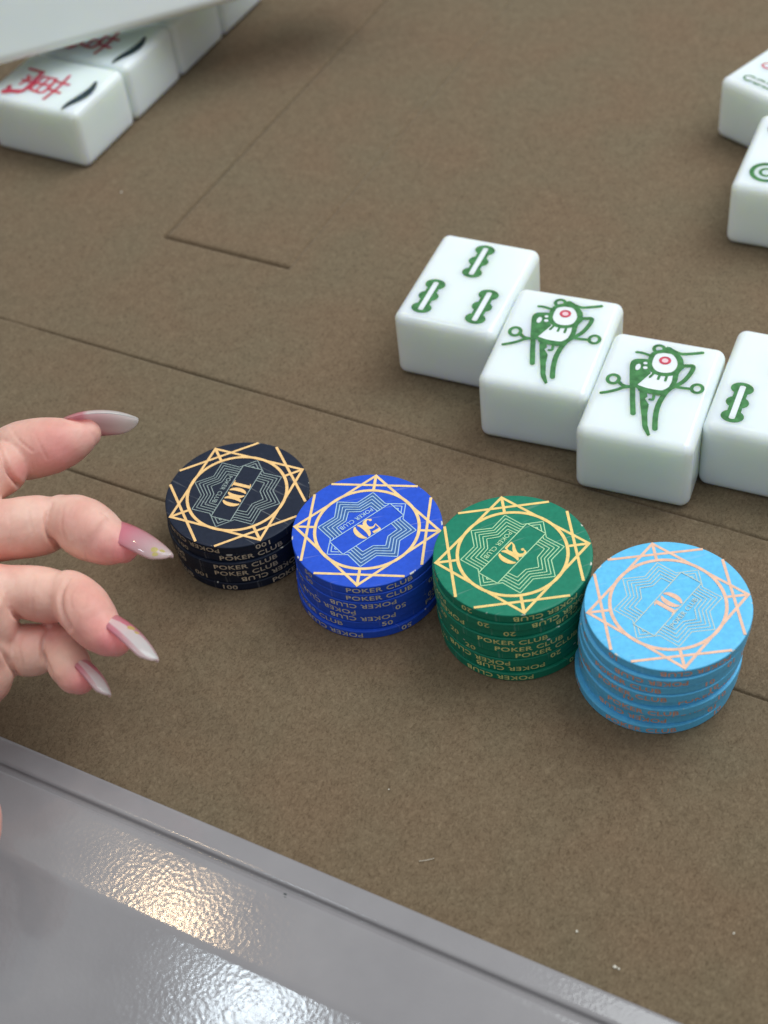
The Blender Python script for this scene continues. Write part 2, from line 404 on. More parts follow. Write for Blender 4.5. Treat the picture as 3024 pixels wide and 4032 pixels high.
def face_prints(colour, num, parent, rot):
    holder = []
    z0 = T - .02
    if colour == 'blue':                     # dull band behind the fine lines
        Bd = Flat(z0, .0)
        tip = lambda k, r: (r * cos(k * pi / 8), r * sin(k * pi / 8))
        for k in range(16):
            ro0, ro1 = ((.655, .497) if k % 2 == 0 else (.497, .655)); ri0, ri1 = ((.405, .32) if k % 2 == 0 else (.32, .405))
            a, b, c, d = tip(k, ro0), tip(k + 1, ro1), tip(k + 1, ri1), tip(k, ri0)
            if min(abs(a[1]), abs(b[1])) < .05: continue
            # keep the band outside the banner
            def cl(p): return (p[0], math.copysign(max(abs(p[1]), BW + .004), p[1]) if abs(p[0]) < BH else p[1])
            Bd.poly([tuple(R * q for q in cl(p)) for p in (a, b, c, d)])
        o = Bd.build('band_print', M['blueband'], parent); o.rotation_euler.z = rot
    A = Flat(z0 + .012, .0012)
    wt = .0125 if colour != 'black' else .011
    for i in range(5):
        f = i / 4; rt = .655 - .25 * f; rn = .497 - .177 * f
        V = [((rt if k % 2 == 0 else rn) * cos(k * pi / 8), (rt if k % 2 == 0 else rn) * sin(k * pi / 8)) for k in range(16)]
        for k in range(16):
            for p, q in clip_out(V[k], V[(k + 1) % 16], (BH, BW)):
                A.strip([tuple(R * c for c in p), tuple(R * c for c in q)], R * wt, False)
    for a, b in (((-BH, -BW), (BH, -BW)), ((BH, -BW), (BH, BW)), ((BH, BW), (-BH, BW)), ((-BH, BW), (-BH, -BW))):
        A.strip([tuple(R * c for c in a), tuple(R * c for c in b)], R * .013, False)
    v, g, w_, h_ = text_mesh('POKER CLUB', 1.0, 1.05, .012)
    k = .53 * R / w_; kh = .066 * R / h_
    b0 = len(A.v); A.v += [(p[0] * k, p[1] * kh - .228 * R, A.z) for p in v]; A.f += [tuple(b0 + i for i in p) for p in g]
    o = A.build('fine_print', M['thin ' + colour], parent); o.rotation_euler.z = rot
    Gd = Flat(z0 + .03, .0015)
    for k in range(4):
        a = pi / 4 + k * pi / 2; b = a + pi / 2; r1 = .968
        P = lambda r, t: (R * r * cos(t), R * r * sin(t))
        Gd.strip([P(r1, a), P(r1, b)], R * .036, False)
        Gd.strip([P(r1, a), P(.70, a)], R * .038, False)
        Gd.poly([P(.995, a), P(.955, a + .035), P(.955, a - .035)])
        d = .79; hl = math.sqrt(.992 ** 2 - d * d)
        n = np.array([cos(a), sin(a)]); tt = np.array([-n[1], n[0]])
        Gd.strip([tuple(R * (n * d + tt * hl * .985)), tuple(R * (n * d - tt * hl * .985))], R * .036, False)
    Gd.ring((0, 0), R * .692, R * .042)
    h = .275 * R; xs = {'50': (-.075, .08), '20': (-.075, .08), '10': (-.065, .075), '100': ()}[num]
    if num == '100': h = .265 * R; xs = (-.155, 0, .16)
    for ch, x in zip(num, xs): glyph(Gd, ch, x * R, h)
    o = Gd.build('gold_print', M['gold ' + colour], parent); o.rotation_euler.z = rot


def edge_print_mesh(colour, num, flip):
    """three names and three numbers around the rim; angle 0 = middle of a name, facing -Y"""
    vs = []; fs = []
    for k in range(6):
        s = 'POKER CLUB' if k % 2 == 0 else num
        v, g, w_, h_ = text_mesh(s, 1.0, 1.06, .016)
        hh = 1.66; kh = hh / h_; kw = (17.9 / w_) if k % 2 == 0 else (1.35 * kh)
        # subdivide long glyph spans is not needed: letters are narrow
        ph = k * pi / 3; b0 = len(vs)
        for x, y in v:
            x *= kw; y *= kh
            if flip: x, y = -x, -y
            a = -pi / 2 + ph + x / R; r = R + .035
            vs.append((r * cos(a), r * sin(a), T / 2 + y - .03))
        fs += [tuple(b0 + i for i in p) for p in g]
    me = bpy.data.meshes.new('edge_print'); me.from_pydata([(a * S, b * S, c * S) for a, b, c in vs], [], fs); me.update()
    me.materials.append(M['edge ' + colour]); return me


STACKS = [
    ('black', '100', (-186.83, 218.19), -85.5,
     [(1, -50, 0, 0), (0, 1, -.2, -.1), (0, -4.5, -.5, .3), (0, -5.5, -.4, .1), (1, 14, -.2, -.1), (0, 37.5, -.1, .1)]),
    ('blue', '50', (-145.87, 217.81), -115,
     [(0, 3.4, 0, 0), (0, 2, .1, .1), (1, -12, .0, .2), (1, -43, -.1, .0), (1, -13, -.2, -.2), (0, -53, -.6, -.3), (1, -38, -.7, .2)]),
    ('green', '20', (-104.94, 219.93), -103,
     [(1, 24, 0, 0), (1, 38, -.3, .2), (1, 57, -.4, -.1), (0, -1.4, -.3, .2), (0, 10.4, -.1, .1), (0, 25, -.1, -.1), (1, -30, -.2, .0), (1, -5.4, .0, -.3), (1, -15, .2, .1)]),
    ('light blue', '10', (-64.06, 219.41), 76,
     [(1, 24, 0, 0), (1, -6.5, -.4, .4), (0, -23, -.7, .4), (0, -18, -.9, .6), (0, 42, -1.1, .0), (0, -9, -.9, .5), (0, 38, -.9, -.5), (1, -17, -1.0, -.7), (0, -6.5, -1.7, -.1)]),
]
ORD = ['topmost', 'second', 'third', 'fourth', 'fifth', 'sixth', 'seventh', 'eighth', 'bottom']
for colour, num, (cx, cy), rot, rows in STACKS:
    n = len(rows); body = chip_body_mesh('chip_body'); body.materials.append(M[colour])
    em = [edge_print_mesh(colour, num, 0), edge_print_mesh(colour, num, 1)]
    front = atan2(-cy, -cx)                  # azimuth towards the camera foot
    cam_right = np.array([CR[0][0], CR[1][0]]); 
    for i, (flip, ang, dx, dy) in enumerate(rows):
        z = (n - 1 - i) * T
        rz = front + pi / 2 + radians(ang)   # turn the name to face the camera, then by its own angle
        ex, ey = cos(front + pi / 2), sin(front + pi / 2)
        dx, dy = dx * 1.3, dy * 1.7; px, py = cx + dx * ex - dy * cos(front) * -1, cy + dx * ey - dy * sin(front) * -1
        if i == 0: lab = f'{colour} poker chip on top of its stack, star print and number {num} facing up'
        else:
            w_ = 'bottom' if i == n - 1 else ORD[i]
            way = 'upside down' if flip else 'upright'
            lab = f'{colour} poker chip, {w_} {"of" if i == n - 1 else "from top of"} its stack, edge lettering {way}'
        t = empty('poker_chip', (px, py, z), 0, lab, 'poker chip', f'{colour} poker chips in a stack')
        b = bpy.data.objects.new('chip_body', body); C.objects.link(b); b.parent = t
        b.rotation_euler.z = rz
        e = bpy.data.objects.new('edge_print', em[flip]); C.objects.link(e); e.parent = t; e.rotation_euler.z = rz
        if i == 0: face_prints(colour, num, t, radians(rot))


# ---------------------------------------------------------------- mahjong tiles
TW, TL, TH, TR = 32.55, 43.36, 23.53, 2.9
def tile_mesh():
    bm = bmesh.new(); bmesh.ops.create_cube(bm, size=1)
    for v in bm.verts: v.co = Vector(((v.co.x + .5) * TW * S, (v.co.y + .5) * TL * S, (v.co.z + .5) * TH * S))
    bmesh.ops.bevel(bm, geom=bm.edges[:] + bm.verts[:], offset=TR * S, segments=7, profile=.5, affect='EDGES')
    me = bpy.data.meshes.new('tile_body'); bm.to_mesh(me); bm.free()
    for p in me.polygons: p.use_smooth = True
    me.materials.append(M['tile']); return me
TILE = tile_mesh()
ZT = TH + .02
def tile(x, y, rz, label, group='face-up mahjong tiles on the felt', z=0):
    t = empty('mahjong_tile', (x, y, z), rz, label, 'mahjong tile', group)
    b = bpy.data.objects.new('tile_body', TILE); C.objects.link(b); b.parent = t; b.modifiers.new('wn', 'WEIGHTED_NORMAL').weight = 100
    return t


def stick(Gf, Wf, cx, cy, L=8.2, wmul=1.0):
    for dy, r in ((L * .42, 3.15), (0, 3.15), (-L * .42, 3.15)):
        Gf.disc((cx, cy + dy), r * wmul, 2.45, k=26)
    Gf.strip([(cx, cy - L * .42), (cx, cy + L * .42)], 3.7 * wmul, False)
    Wf.strip([(cx, cy - L * .47), (cx, cy + L * .47)], 1.65 * wmul, False)
    Wf.disc((cx, cy - L * .47), .82 * wmul, .45); Wf.disc((cx, cy + L * .47), .82 * wmul, .45)


def bird(t):
    G = Flat(ZT, .0025); k = 1.0
    sp = lambda P, w_, closed=False: G.strip(smooth_path(P, 5, closed), w_ * 1.42, not closed)
    sp([(8.44, 34.78), (9.95, 34.88), (12.02, 34.46), (13.21, 34.14)], .72)
    sp([(26.21, 39.26), (24.09, 38.34), (21.02, 37.31), (19.01, 37.62), (16.8, 38.74)], .80)
    G.ring((14.15, 37.8), 1.45, 1.05, 30); G.poly([(14.5, 36.4), (16.2, 39.3), (18.9, 38.1), (19.0, 36.6)])
    sp([(13.48, 35.83), (15.64, 37.1), (18.43, 37.06), (20.46, 35.03), (21.43, 32.13), (20.67, 29.0), (18.1, 27.6), (15.26, 27.95), (13.28, 30.34), (12.92, 33.63)], 1.0, True)
    sp([(19.4, 36.8), (21.1, 34.6), (21.8, 32.2)], 1.0)
    sp([(12.36, 32.0), (10.23, 31.63), (8.9, 31.0), (8.56, 29.49), (9.35, 25.92), (10.26, 22.44), (10.9, 20.1)], .95)
    G.poly([(8.9, 31.2), (12.9, 31.8), (13.2, 29), (13.6, 27.0), (9.2, 26.2), (8.6, 29.3)])
    sp([(9.6, 27.0), (11.0, 26.9), (13.2, 28.0)], .9)
    G.poly([(9.0, 26.4), (13.6, 27.4), (11.5, 21.4), (10.4, 20.6)])
    sp([(13.87, 27.15), (11.46, 21.53)], .7)
    for a, b in (((15.2, 27.4), (14.56, 25.5)), ((17.0, 27.5), (16.94, 25.3)), ((18.94, 27.7), (19.0, 25.2))): G.strip([a, b], .75)
    sp([(21.0, 29.5), (21.5, 25.48), (21.3, 23.34)], 1.0)
    sp([(11.2, 21.1), (14.2, 20.35), (16.94, 20.2), (19.07, 20.4), (20.7, 21.4), (21.6, 23.87)], .9)
    sp([(21.6, 32.24), (23.49, 32.69), (24.72, 33.0), (25.21, 32.2), (24.99, 29.76), (24.1, 26.63), (22.94, 24.67), (21.9, 23.8)], .95)
    sp([(22.3, 31.6), (21.5, 29.18), (21.7, 26.35)], .7)
    sp([(21.5, 23.5), (23.51, 23.39), (25.84, 23.6), (26.6, 23.6)], .72)
    G.ring((28.15, 24.2), 1.5, 1.0, 30, 1.7)
    G.ring((4.99, 22.03), 1.6, 1.05, 30, 1.8)
    sp([(6.5, 21.6), (8.0, 20.3), (9.92, 20.08), (11.3, 20.6)], .8)
    sp([(3.27, 15.67), (5.31, 16.77), (7.15, 18.09), (8.43, 19.3), (9.92, 20.0)], .75)
    G.strip([(10.99, 20.17), (12.28, 15.24), (13.80, 9.9)], 1.5)
    G.poly([(12.9, 20.2), (15.15, 19.6), (15.9, 17.5), (15.3, 16.3)]); G.poly([(12.9, 20.2), (15.3, 16.6), (14.45, 14.9)])
    G.poly([(15.3, 16.7), (17.05, 14.5), (17.5, 10.9), (16.0, 10.2), (14.45, 14.9)])
    G.poly([(16.0, 10.35), (17.5, 11.0), (18.75, 6.3), (18.0, 4.6), (17.3, 6.1)]); G.poly([(18.0, 4.7), (18.75, 6.4), (20.3, 3.05), (19.74, 2.36)])
    sp([(13.4, 19.9), (16.27, 19.6), (18.95, 19.75), (20.5, 21.2)], 1.2)
    sp([(17.31, 19.45), (17.59, 16.9), (16.8, 16.5)], .6)
    G.strip(smooth_path([(21.6, 23.0), (20.54, 21.15), (19.77, 17.71), (19.56, 13.65), (20.08, 9.44), (20.95, 5.6)], 5), 1.5)
    g = G.build('green_bird', M['green_paint'], t)
    We = Flat(TH + .012, .001); We.poly([(13.48, 35.83), (15.64, 37.1), (18.43, 37.06), (20.46, 35.03), (21.43, 32.13), (20.67, 29.0), (18.1, 27.6), (15.26, 27.95), (13.28, 30.34), (12.92, 33.63)])
    We.poly([(11.5, 21.4), (14.2, 27.6), (21.1, 27.8), (21.3, 23.0), (19.0, 20.4), (14.2, 20.4)]); We.build('white_inlay', M['inlay'], g)
    Wf = Flat(ZT + .12, .003); Wf.disc((10.35, 28.7), .72, 1.35, 20); Wf.disc((11.95, 30.75), .6, .55, 16); Wf.disc((12.4, 28.9), .65, .62, 16); Wf.build('white_inlay', M['inlay'], g)
    Rr = Flat(ZT + .06, .003); Rr.ring((16.95, 33.32), 1.30, .80, 30); Rr.build('red_ring', M['red_paint'], t)
    Pk = Flat(ZT + .05, .003); Pk.disc((16.95, 33.32), 1.0, k=24); Pk.build('pink_dot', M['pink_paint'], t)


def bamboo(t, spots, m='green_paint', name='bamboo_stick', **kw):
    for x, y in spots:
        G = Flat(ZT, .004); Wf = Flat(ZT + .04, .004); stick(G, Wf, x, y, 13.6, **kw)
        g = G.build(name, M[m], t); Wf.build('white_inlay', M['inlay'], g)


t = tile(-177.43, 295.05, .0675, 'mahjong tile with three green bamboo sticks, leftmost of the stepped row')
bamboo(t, [(16.05, 31.6), (7.4, 11.6), (24.7, 11.5)])
t = tile(-142.16, 278.77, .1147, 'mahjong tile with a green bird, touching the three-stick tile'); bird(t)
t = tile(-108.60, 269.84, .1032, 'mahjong tile with a green bird, nearest to the green chip stack'); bird(t)
t = tile(-77.43, 283.58, .0724, 'mahjong tile beside a bird tile, one whole green stick showing')
bamboo(t, [(7.0, 11.6)]); bamboo(t, [(16.05, 31.6)], 'dark_paint', 'dark_stick'); bamboo(t, [(24.9, 11.6)])
t = tile(-104.59, 391.5, .0655, 'mahjong tile at the right photo edge with a green ringed dot and dark dot')
def ringdot(t, x, y, m, r=4.6):
    D = Flat(ZT, .004); D.ring((x, y), r, 1.5, 40); D.ring((x, y), r * .42, 1.0, 30); D.build('ringed_dot', M[m], t)
ringdot(t, 9.4, 9.2, 'green_paint'); ringdot(t, 23.0, 9.2, 'green_paint')
D = Flat(ZT, .004); D.disc((13.2, 22.2), 3.2, k=30); D.build('dark_dot', M['dark_paint'], t)
ringdot(t, 9.4, 34.5, 'dark_paint'); ringdot(t, 23.0, 34.5, 'dark_paint')
# far right tile lies sideways
t = tile(-127.6 + TL * cos(-.36), 450.2 + TL * sin(-.36), -.36 + pi / 2, 'sideways mahjong tile at the upper right photo edge, green and red sticks showing')
def slim(t, x, y, m):
    G = Flat(ZT, .004)
    for dy in (-4, 0, 4): G.disc((x, y + dy), 1.9, 2.3, k=22)
    g = G.build('bamboo_stick', M[m], t)
    Wf = Flat(ZT + .03, .004)
    for dy in (-4, 0, 4): Wf.disc((x, y + dy), 1.15, 1.6, k=18)
    Wf.strip([(x, y - 4), (x, y + 4)], 1.8, False); Wf.build('white_inlay', M['inlay'], g)
for y in (31.0, 12.0):
    slim(t, 6.0, y, 'green_paint'); slim(t, 16.2, y, 'red_paint'); slim(t, 26.5, y, 'green_paint')


def wan(t):                                 # tile frame: +y is the top of the writing
    D = Flat(ZT, .004)
    P = smooth_path([(30.6, 36.4), (27, 36.9), (23, 38.3), (19, 39.2), (15, 39.1), (10.8, 38.0)], 5)
    n = len(P); D.strip(P, [.8 + 3.0 * sin(pi * min(1, i / n * 1.02)) for i in range(n)], True); D.build('black_stroke', M['dark_paint'], t)
    Rf = Flat(ZT, .004); st = lambda P, w_: Rf.strip(smooth_path(P, 4), w_)
    X = lambda x: 10.6 + x * 16.5; Y = lambda y: 7.6 + y * 21.5
    L = [([(0, .84), (.5, .87), (1, .84)], .9), ([(.32, 1), (.30, .74)], .9), ([(.68, 1), (.62, .74)], .9), ([(.22, .68), (.22, .40)], .8), ([(.22, .68), (.78, .70), (.76, .40)], .9),
         ([(.22, .54), (.77, .54)], .7), ([(.22, .40), (.77, .40)], .8), ([(.5, .72), (.5, .10)], .9), ([(.08, .30), (.90, .32), (.93, .05), (.82, .0)], 1.2), ([(.08, .32), (.04, .0)], 1.0),
         ([(.5, .20), (.30, .12)], .8), ([(.34, .22), (.68, .14)], .7)]
    for P, w_ in L: st([(X(a), Y(b)) for a, b in P], w_ * 1.45)
    Rf.strip([(X(.86), Y(.34)), (X(1.04), Y(.02))], [1.2, 3.0])
    Rf.build('red_character', M['red_paint'], t)
WN = ['nearest mahjong tile of the upper left row, whole red character visible', 'mahjong tile whose red character is half hidden by the white bar',
      'mahjong tile under the white bar, only its black stroke showing', 'mahjong tile under the white bar, only a blank corner showing']
for k, y in enumerate((354.6, 388.0, 421.0, 453.9)):
    t = tile(-336.9, y, pi / 2, WN[k], 'mahjong tiles in the upper left row')
    # local frame rotated +90: local x -> world y, local y -> world -x ; the writing's top must point to world +x
    h = bpy.data.objects.new('printed_face', None)
    tt = t
    before = set(o.name for o in C.objects)
    wan(tt)
    for o in list(C.objects):
        if o.name not in before:
            o.rotation_euler.z = pi; o.location = (TW * S, TL * S, 0)

# the long white plastic piece lying slantwise over that row
def build_bar():
    a = at(0, 136, 34); b = at(500, 0, 34); d = b - a; d[2] = 0; d /= np.linalg.norm(d); n = np.array([-d[1], d[0], 0])
    bm = bmesh.new(); bmesh.ops.create_cube(bm, size=1)
    L, Wd, Hh_ = 205.0, 24.0, 44.0
    for v in bm.verts: v.co = Vector((v.co.x * L * S, v.co.y * Wd * S, (v.co.z + .5) * Hh_ * S))
    bmesh.ops.bevel(bm, geom=bm.edges[:] + bm.verts[:], offset=3.6 * S, segments=8, profile=.5, affect='EDGES')
    me = bpy.data.meshes.new('white_bar'); bm.to_mesh(me); bm.free()
    for p in me.polygons: p.use_smooth = True
    o = link('white_bar', me, M['bar']); o.modifiers.new('wn', 'WEIGHTED_NORMAL').weight = 100; c = a + d * 52 + n * 10.2; o.location = (c[0] * S, c[1] * S, 29.0 * S)
    o.rotation_euler = (radians(-22), 0, atan2(d[1], d[0]))
    tag(o, 'smooth blank white plastic bar lying slantwise on the row of character tiles', 'plastic bar')
build_bar()


# ---------------------------------------------------------------- lint
def lint():
    P = [at(905 + 33 * u, 1860 - 5 * u - 4 * u * u + 3 * u, .25 + .25 * sin(pi * u)) for u in np.linspace(0, 1, 9)]
    vs = []; fs = []
    for i, p in enumerate(P):
        for k in range(5): a = k * 2 * pi / 5; vs.append((p[0], p[1] + .07 * cos(a), p[2] + .07 * sin(a)))
    for i in range(len(P) - 1):
        for k in range(5): k2 = (k + 1) % 5; fs.append((i * 5 + k, i * 5 + k2, i * 5 + 5 + k2, i * 5 + 5 + k))
    tag(from_py('lint_hair', vs, fs, M['lint'], None, True), 'short curved pale hair on the felt near the table rim', 'lint')
    for (x, y, r, lab) in ((1329, 2089, .5, 'largest pale lint speck on the felt, bottom right'), (1337, 2093, .32, 'tiny pale speck touching the largest lint speck'),
                           (1246, 2012, .32, 'small pale lint speck left of the largest one, near the rim'), (1585, 2016, .28, 'faint lint speck at the lower right photo edge'),
                           (262, 415, .45, 'pale lint speck on the felt below the row of character tiles'), (840, 1705, .22, 'tiny lint speck on bare felt above the pale hair')):
        p = at(x, y, .15); bm = bmesh.new(); bmesh.ops.create_icosphere(bm, subdivisions=2, radius=1)
        for v in bm.verts:
            q = v.co * (1 + .35 * sin(v.co.x * 5 + x) * cos(v.co.y * 4)); v.co = Vector((q.x * r * S, q.y * r * .7 * S, q.z * r * .4 * S))
        me = bpy.data.meshes.new('lint_speck'); bm.to_mesh(me); bm.free()
        o = link('lint_speck', me, M['lint'], None, True); o.location = tuple(p * S); o.rotation_euler.z = x
        tag(o, lab, 'lint', 'pale lint specks on the felt')
lint()


# ---------------------------------------------------------------- the hand
def skin_material():
    m = bpy.data.materials.new('skin'); m.use_nodes = True; t = m.node_tree; b = t.nodes['Principled BSDF']; L = t.links.new
    co = N(t, 'ShaderNodeTexCoord')
    n1 = N(t, 'ShaderNodeTexNoise', Scale=75.0, Detail=3.0); L(co.outputs['Object'], n1.inputs['Vector'])
    n2 = N(t, 'ShaderNodeTexNoise', Scale=420.0, Detail=4.0); L(co.outputs['Object'], n2.inputs['Vector'])
    r = N(t, 'ShaderNodeValToRGB'); r.color_ramp.elements[0].position = .3; r.color_ramp.elements[1].position = .7
    r.color_ramp.elements[0].color = (.73, .355, .295, 1); r.color_ramp.elements[1].color = (.83, .54, .445, 1); L(n1.outputs['Fac'], r.inputs[0])
    at_ = N(t, 'ShaderNodeAttribute'); at_.attribute_name = 'blush'
    mx = N(t, 'ShaderNodeMixRGB'); mx.inputs[2].default_value = (.80, .26, .27, 1); L(at_.outputs['Fac'], mx.inputs[0]); L(r.outputs[0], mx.inputs[1])
    r2 = N(t, 'ShaderNodeValToRGB'); r2.color_ramp.elements[0].color = (.90, .88, .87, 1); r2.color_ramp.elements[1].color = (1.06, 1.06, 1.06, 1); L(n2.outputs['Fac'], r2.inputs[0])
    a = N(t, 'ShaderNodeMixRGB', blend_type='MULTIPLY'); a.inputs[0].default_value = 1; L(mx.outputs[0], a.inputs[1]); L(r2.outputs[0], a.inputs[2])
    L(a.outputs[0], b.inputs['Base Color'])
    b.inputs['Roughness'].default_value = .48; b.inputs['Specular IOR Level'].default_value = .4
    b.inputs['Subsurface Weight'].default_value = .35; b.inputs['Subsurface Radius'].default_value = (1, .35, .2); b.inputs['Subsurface Scale'].default_value = .0035
    wv = N(t, 'ShaderNodeTexNoise', Scale=1100.0, Detail=4.0); mp = N(t, 'ShaderNodeMapping'); mp.inputs['Scale'].default_value = (1, .25, .6); L(co.outputs['Object'], mp.inputs[0]); L(mp.outputs[0], wv.inputs['Vector'])
    bu = N(t, 'ShaderNodeBump', Strength=.6); bu.inputs['Distance'].default_value = .2 * S; L(wv.outputs['Fac'], bu.inputs['Height'])
    w2 = N(t, 'ShaderNodeTexNoise', Scale=330.0, Detail=5.0, Roughness=.65); mp2 = N(t, 'ShaderNodeMapping'); mp2.inputs['Scale'].default_value = (1.6, .5, .8); L(co.outputs['Object'], mp2.inputs[0]); L(mp2.outputs[0], w2.inputs['Vector'])
    bu2 = N(t, 'ShaderNodeBump', Strength=.5); bu2.inputs['Distance'].default_value = .25 * S; L(w2.outputs['Fac'], bu2.inputs['Height']); L(bu.outputs[0], bu2.inputs['Normal']); L(bu2.outputs[0], b.inputs['Normal'])
    rr = N(t, 'ShaderNodeMapRange'); rr.inputs['To Min'].default_value = .36; rr.inputs['To Max'].default_value = .6; L(n2.outputs['Fac'], rr.inputs['Value']); L(rr.outputs[0], b.inputs['Roughness'])
    return m


def nail_material(name, streak, gold, wall=0):
    m = bpy.data.materials.new(name); m.use_nodes = True; t = m.node_tree; b = t.nodes['Principled BSDF']; L = t.links.new
    uv = N(t, 'ShaderNodeUVMap'); uv.uv_map = 'nail'
    sp = N(t, 'ShaderNodeSeparateXYZ'); L(uv.outputs[0], sp.inputs[0])
    # pink body fading to clear pale at the tip
    r = N(t, 'ShaderNodeValToRGB'); e = r.color_ramp.elements; e[0].position = 0; e[0].color = (.78, .50, .50, 1); e[1].position = 1; e[1].color = (.95, .84, .84, 1)
    q = e.new(.35); q.color = (.84, .38, .48, 1); q = e.new(.62); q.color = (.88, .55, .61, 1); L(sp.outputs[0], r.inputs[0])
    no = N(t, 'ShaderNodeTexNoise', Scale=3.0, Detail=3.0); L(uv.outputs[0], no.inputs['Vector'])
    a0 = N(t, 'ShaderNodeMath', operation='MULTIPLY_ADD'); L(no.outputs['Fac'], a0.inputs[0]); a0.inputs[1].default_value = .25; L(sp.outputs[1], a0.inputs[2])
    ad = N(t, 'ShaderNodeMath', operation='MULTIPLY_ADD'); L(sp.outputs[0], ad.inputs[0]); ad.inputs[1].default_value = .40; L(a0.outputs[0], ad.inputs[2])
    s1 = N(t, 'ShaderNodeMapRange'); s1.inputs['From Min'].default_value = streak[0]; s1.inputs['From Max'].default_value = streak[0] + .04; L(ad.outputs[0], s1.inputs['Value'])
    s2 = N(t, 'ShaderNodeMapRange'); s2.inputs['From Min'].default_value = streak[1]; s2.inputs['From Max'].default_value = streak[1] + .08; L(sp.outputs[0], s2.inputs['Value'])
    pr = N(t, 'ShaderNodeMath', operation='MULTIPLY'); L(s1.outputs[0], pr.inputs[0]); L(s2.outputs[0], pr.inputs[1])
    if wall:
        w1 = N(t, 'ShaderNodeMapRange'); w1.inputs['From Min'].default_value = wall; w1.inputs['From Max'].default_value = wall - .04; L(sp.outputs[1], w1.inputs['Value'])
        p0 = pr; pr = N(t, 'ShaderNodeMath', operation='MULTIPLY'); L(p0.outputs[0], pr.inputs[0]); L(w1.outputs[0], pr.inputs[1])
    mx = N(t, 'ShaderNodeMixRGB'); mx.inputs[2].default_value = (.98, .99, .98, 1); L(pr.outputs[0], mx.inputs[0]); L(r.outputs[0], mx.inputs[1])
    mx2 = mx
    for gu, gv, gr in gold:                    # small gilt marks
        vd = N(t, 'ShaderNodeVectorMath', operation='SUBTRACT'); L(uv.outputs[0], vd.inputs[0]); vd.inputs[1].default_value = (gu, gv, 0)
        vs_ = N(t, 'ShaderNodeVectorMath', operation='MULTIPLY'); L(vd.outputs[0], vs_.inputs[0]); vs_.inputs[1].default_value = (2.2, 1, 0)
        vl = N(t, 'ShaderNodeVectorMath', operation='LENGTH'); L(vs_.outputs[0], vl.inputs[0])
        g1 = N(t, 'ShaderNodeMapRange'); g1.inputs['From Min'].default_value = gr; g1.inputs['From Max'].default_value = gr * .8; L(vl.outputs['Value'], g1.inputs['Value'])
        m3 = N(t, 'ShaderNodeMixRGB'); m3.inputs[2].default_value = (.86, .78, .30, 1); L(g1.outputs[0], m3.inputs[0]); L(mx2.outputs[0], m3.inputs[1]); mx2 = m3
    L(mx2.outputs[0], b.inputs['Base Color'])
    tl = N(t, 'ShaderNodeBsdfTranslucent'); L(mx2.outputs[0], tl.inputs[0]); ms = N(t, 'ShaderNodeMixShader'); ms.inputs[0].default_value = .6
    L(b.outputs[0], ms.inputs[1]); L(tl.outputs[0], ms.inputs[2]); L(ms.outputs[0], t.nodes['Material Output'].inputs[0])
    b.inputs['Roughness'].default_value = .08; b.inputs['Coat Weight'].default_value = .6; b.inputs['Coat Roughness'].default_value = .03
    b.inputs['Subsurface Weight'].default_value = .35; b.inputs['Subsurface Radius'].default_value = (1, .6, .6); b.inputs['Subsurface Scale'].default_value = .002
    tr = N(t, 'ShaderNodeMath', operation='MULTIPLY_ADD'); L(sp.outputs[0], tr.inputs[0]); tr.inputs[1].default_value = .30; tr.inputs[2].default_value = .0
    inv = N(t, 'ShaderNodeMath', operation='SUBTRACT'); inv.inputs[0].default_value = 1; L(pr.outputs[0], inv.inputs[1])
    tm = N(t, 'ShaderNodeMath', operation='MULTIPLY'); L(tr.outputs[0], tm.inputs[0]); L(inv.outputs[0], tm.inputs[1])
    return m


K = .29768
def zp(x, y, z): return at(x * K, y * K + 855.8, z)        # finger tracing frame -> mm


def tube(bm, pts, flat=1.0):
    """pts: (x, y, height, radius in tracing px); swept smooth tube closed at both ends"""
    P = np.array([np.append(zp(x, y, z), 0) for x, y, z, r in pts])
    for i, (x, y, z, r) in enumerate(pts):
        depth = -((P[i, :3] - CP) @ CR)[2]; P[i, 3] = r * K * 1.82278 * depth / F
    Q = np.array(smooth_path(P, 8))
    c = Q[:, :3]; rad = Q[:, 3]; n = len(c); seg = 28
    tan = np.gradient(c, axis=0); tan /= np.linalg.norm(tan, axis=1)[:, None]
    up = CR[:, 2]; rings = []
    # rounded ends
    idx = [(c[0] - tan[0] * rad[0] * sin(a), tan[0], rad[0] * cos(a)) for a in (1.45, 1.1, .7, .35)]
    idx += [(c[i], tan[i], rad[i]) for i in range(n)]
    idx += [(c[-1] + tan[-1] * rad[-1] * sin(a), tan[-1], rad[-1] * cos(a)) for a in (.35, .7, 1.1, 1.45)]
    for p, t_, r in idx:
        u = np.cross(t_, up); u /= np.linalg.norm(u); v = np.cross(u, t_)
        rings.append([bm.verts.new(Vector(p + r * (cos(a) * u + flat * sin(a) * v))) for a in np.linspace(0, 2 * pi, seg, endpoint=False)])
    for a, b in zip(rings[:-1], rings[1:]):
        for k in range(seg): bm.faces.new((a[k], a[(k + 1) % seg], b[(k + 1) % seg], b[k]))
    bm.faces.new(rings[0][::-1]); bm.faces.new(rings[-1])


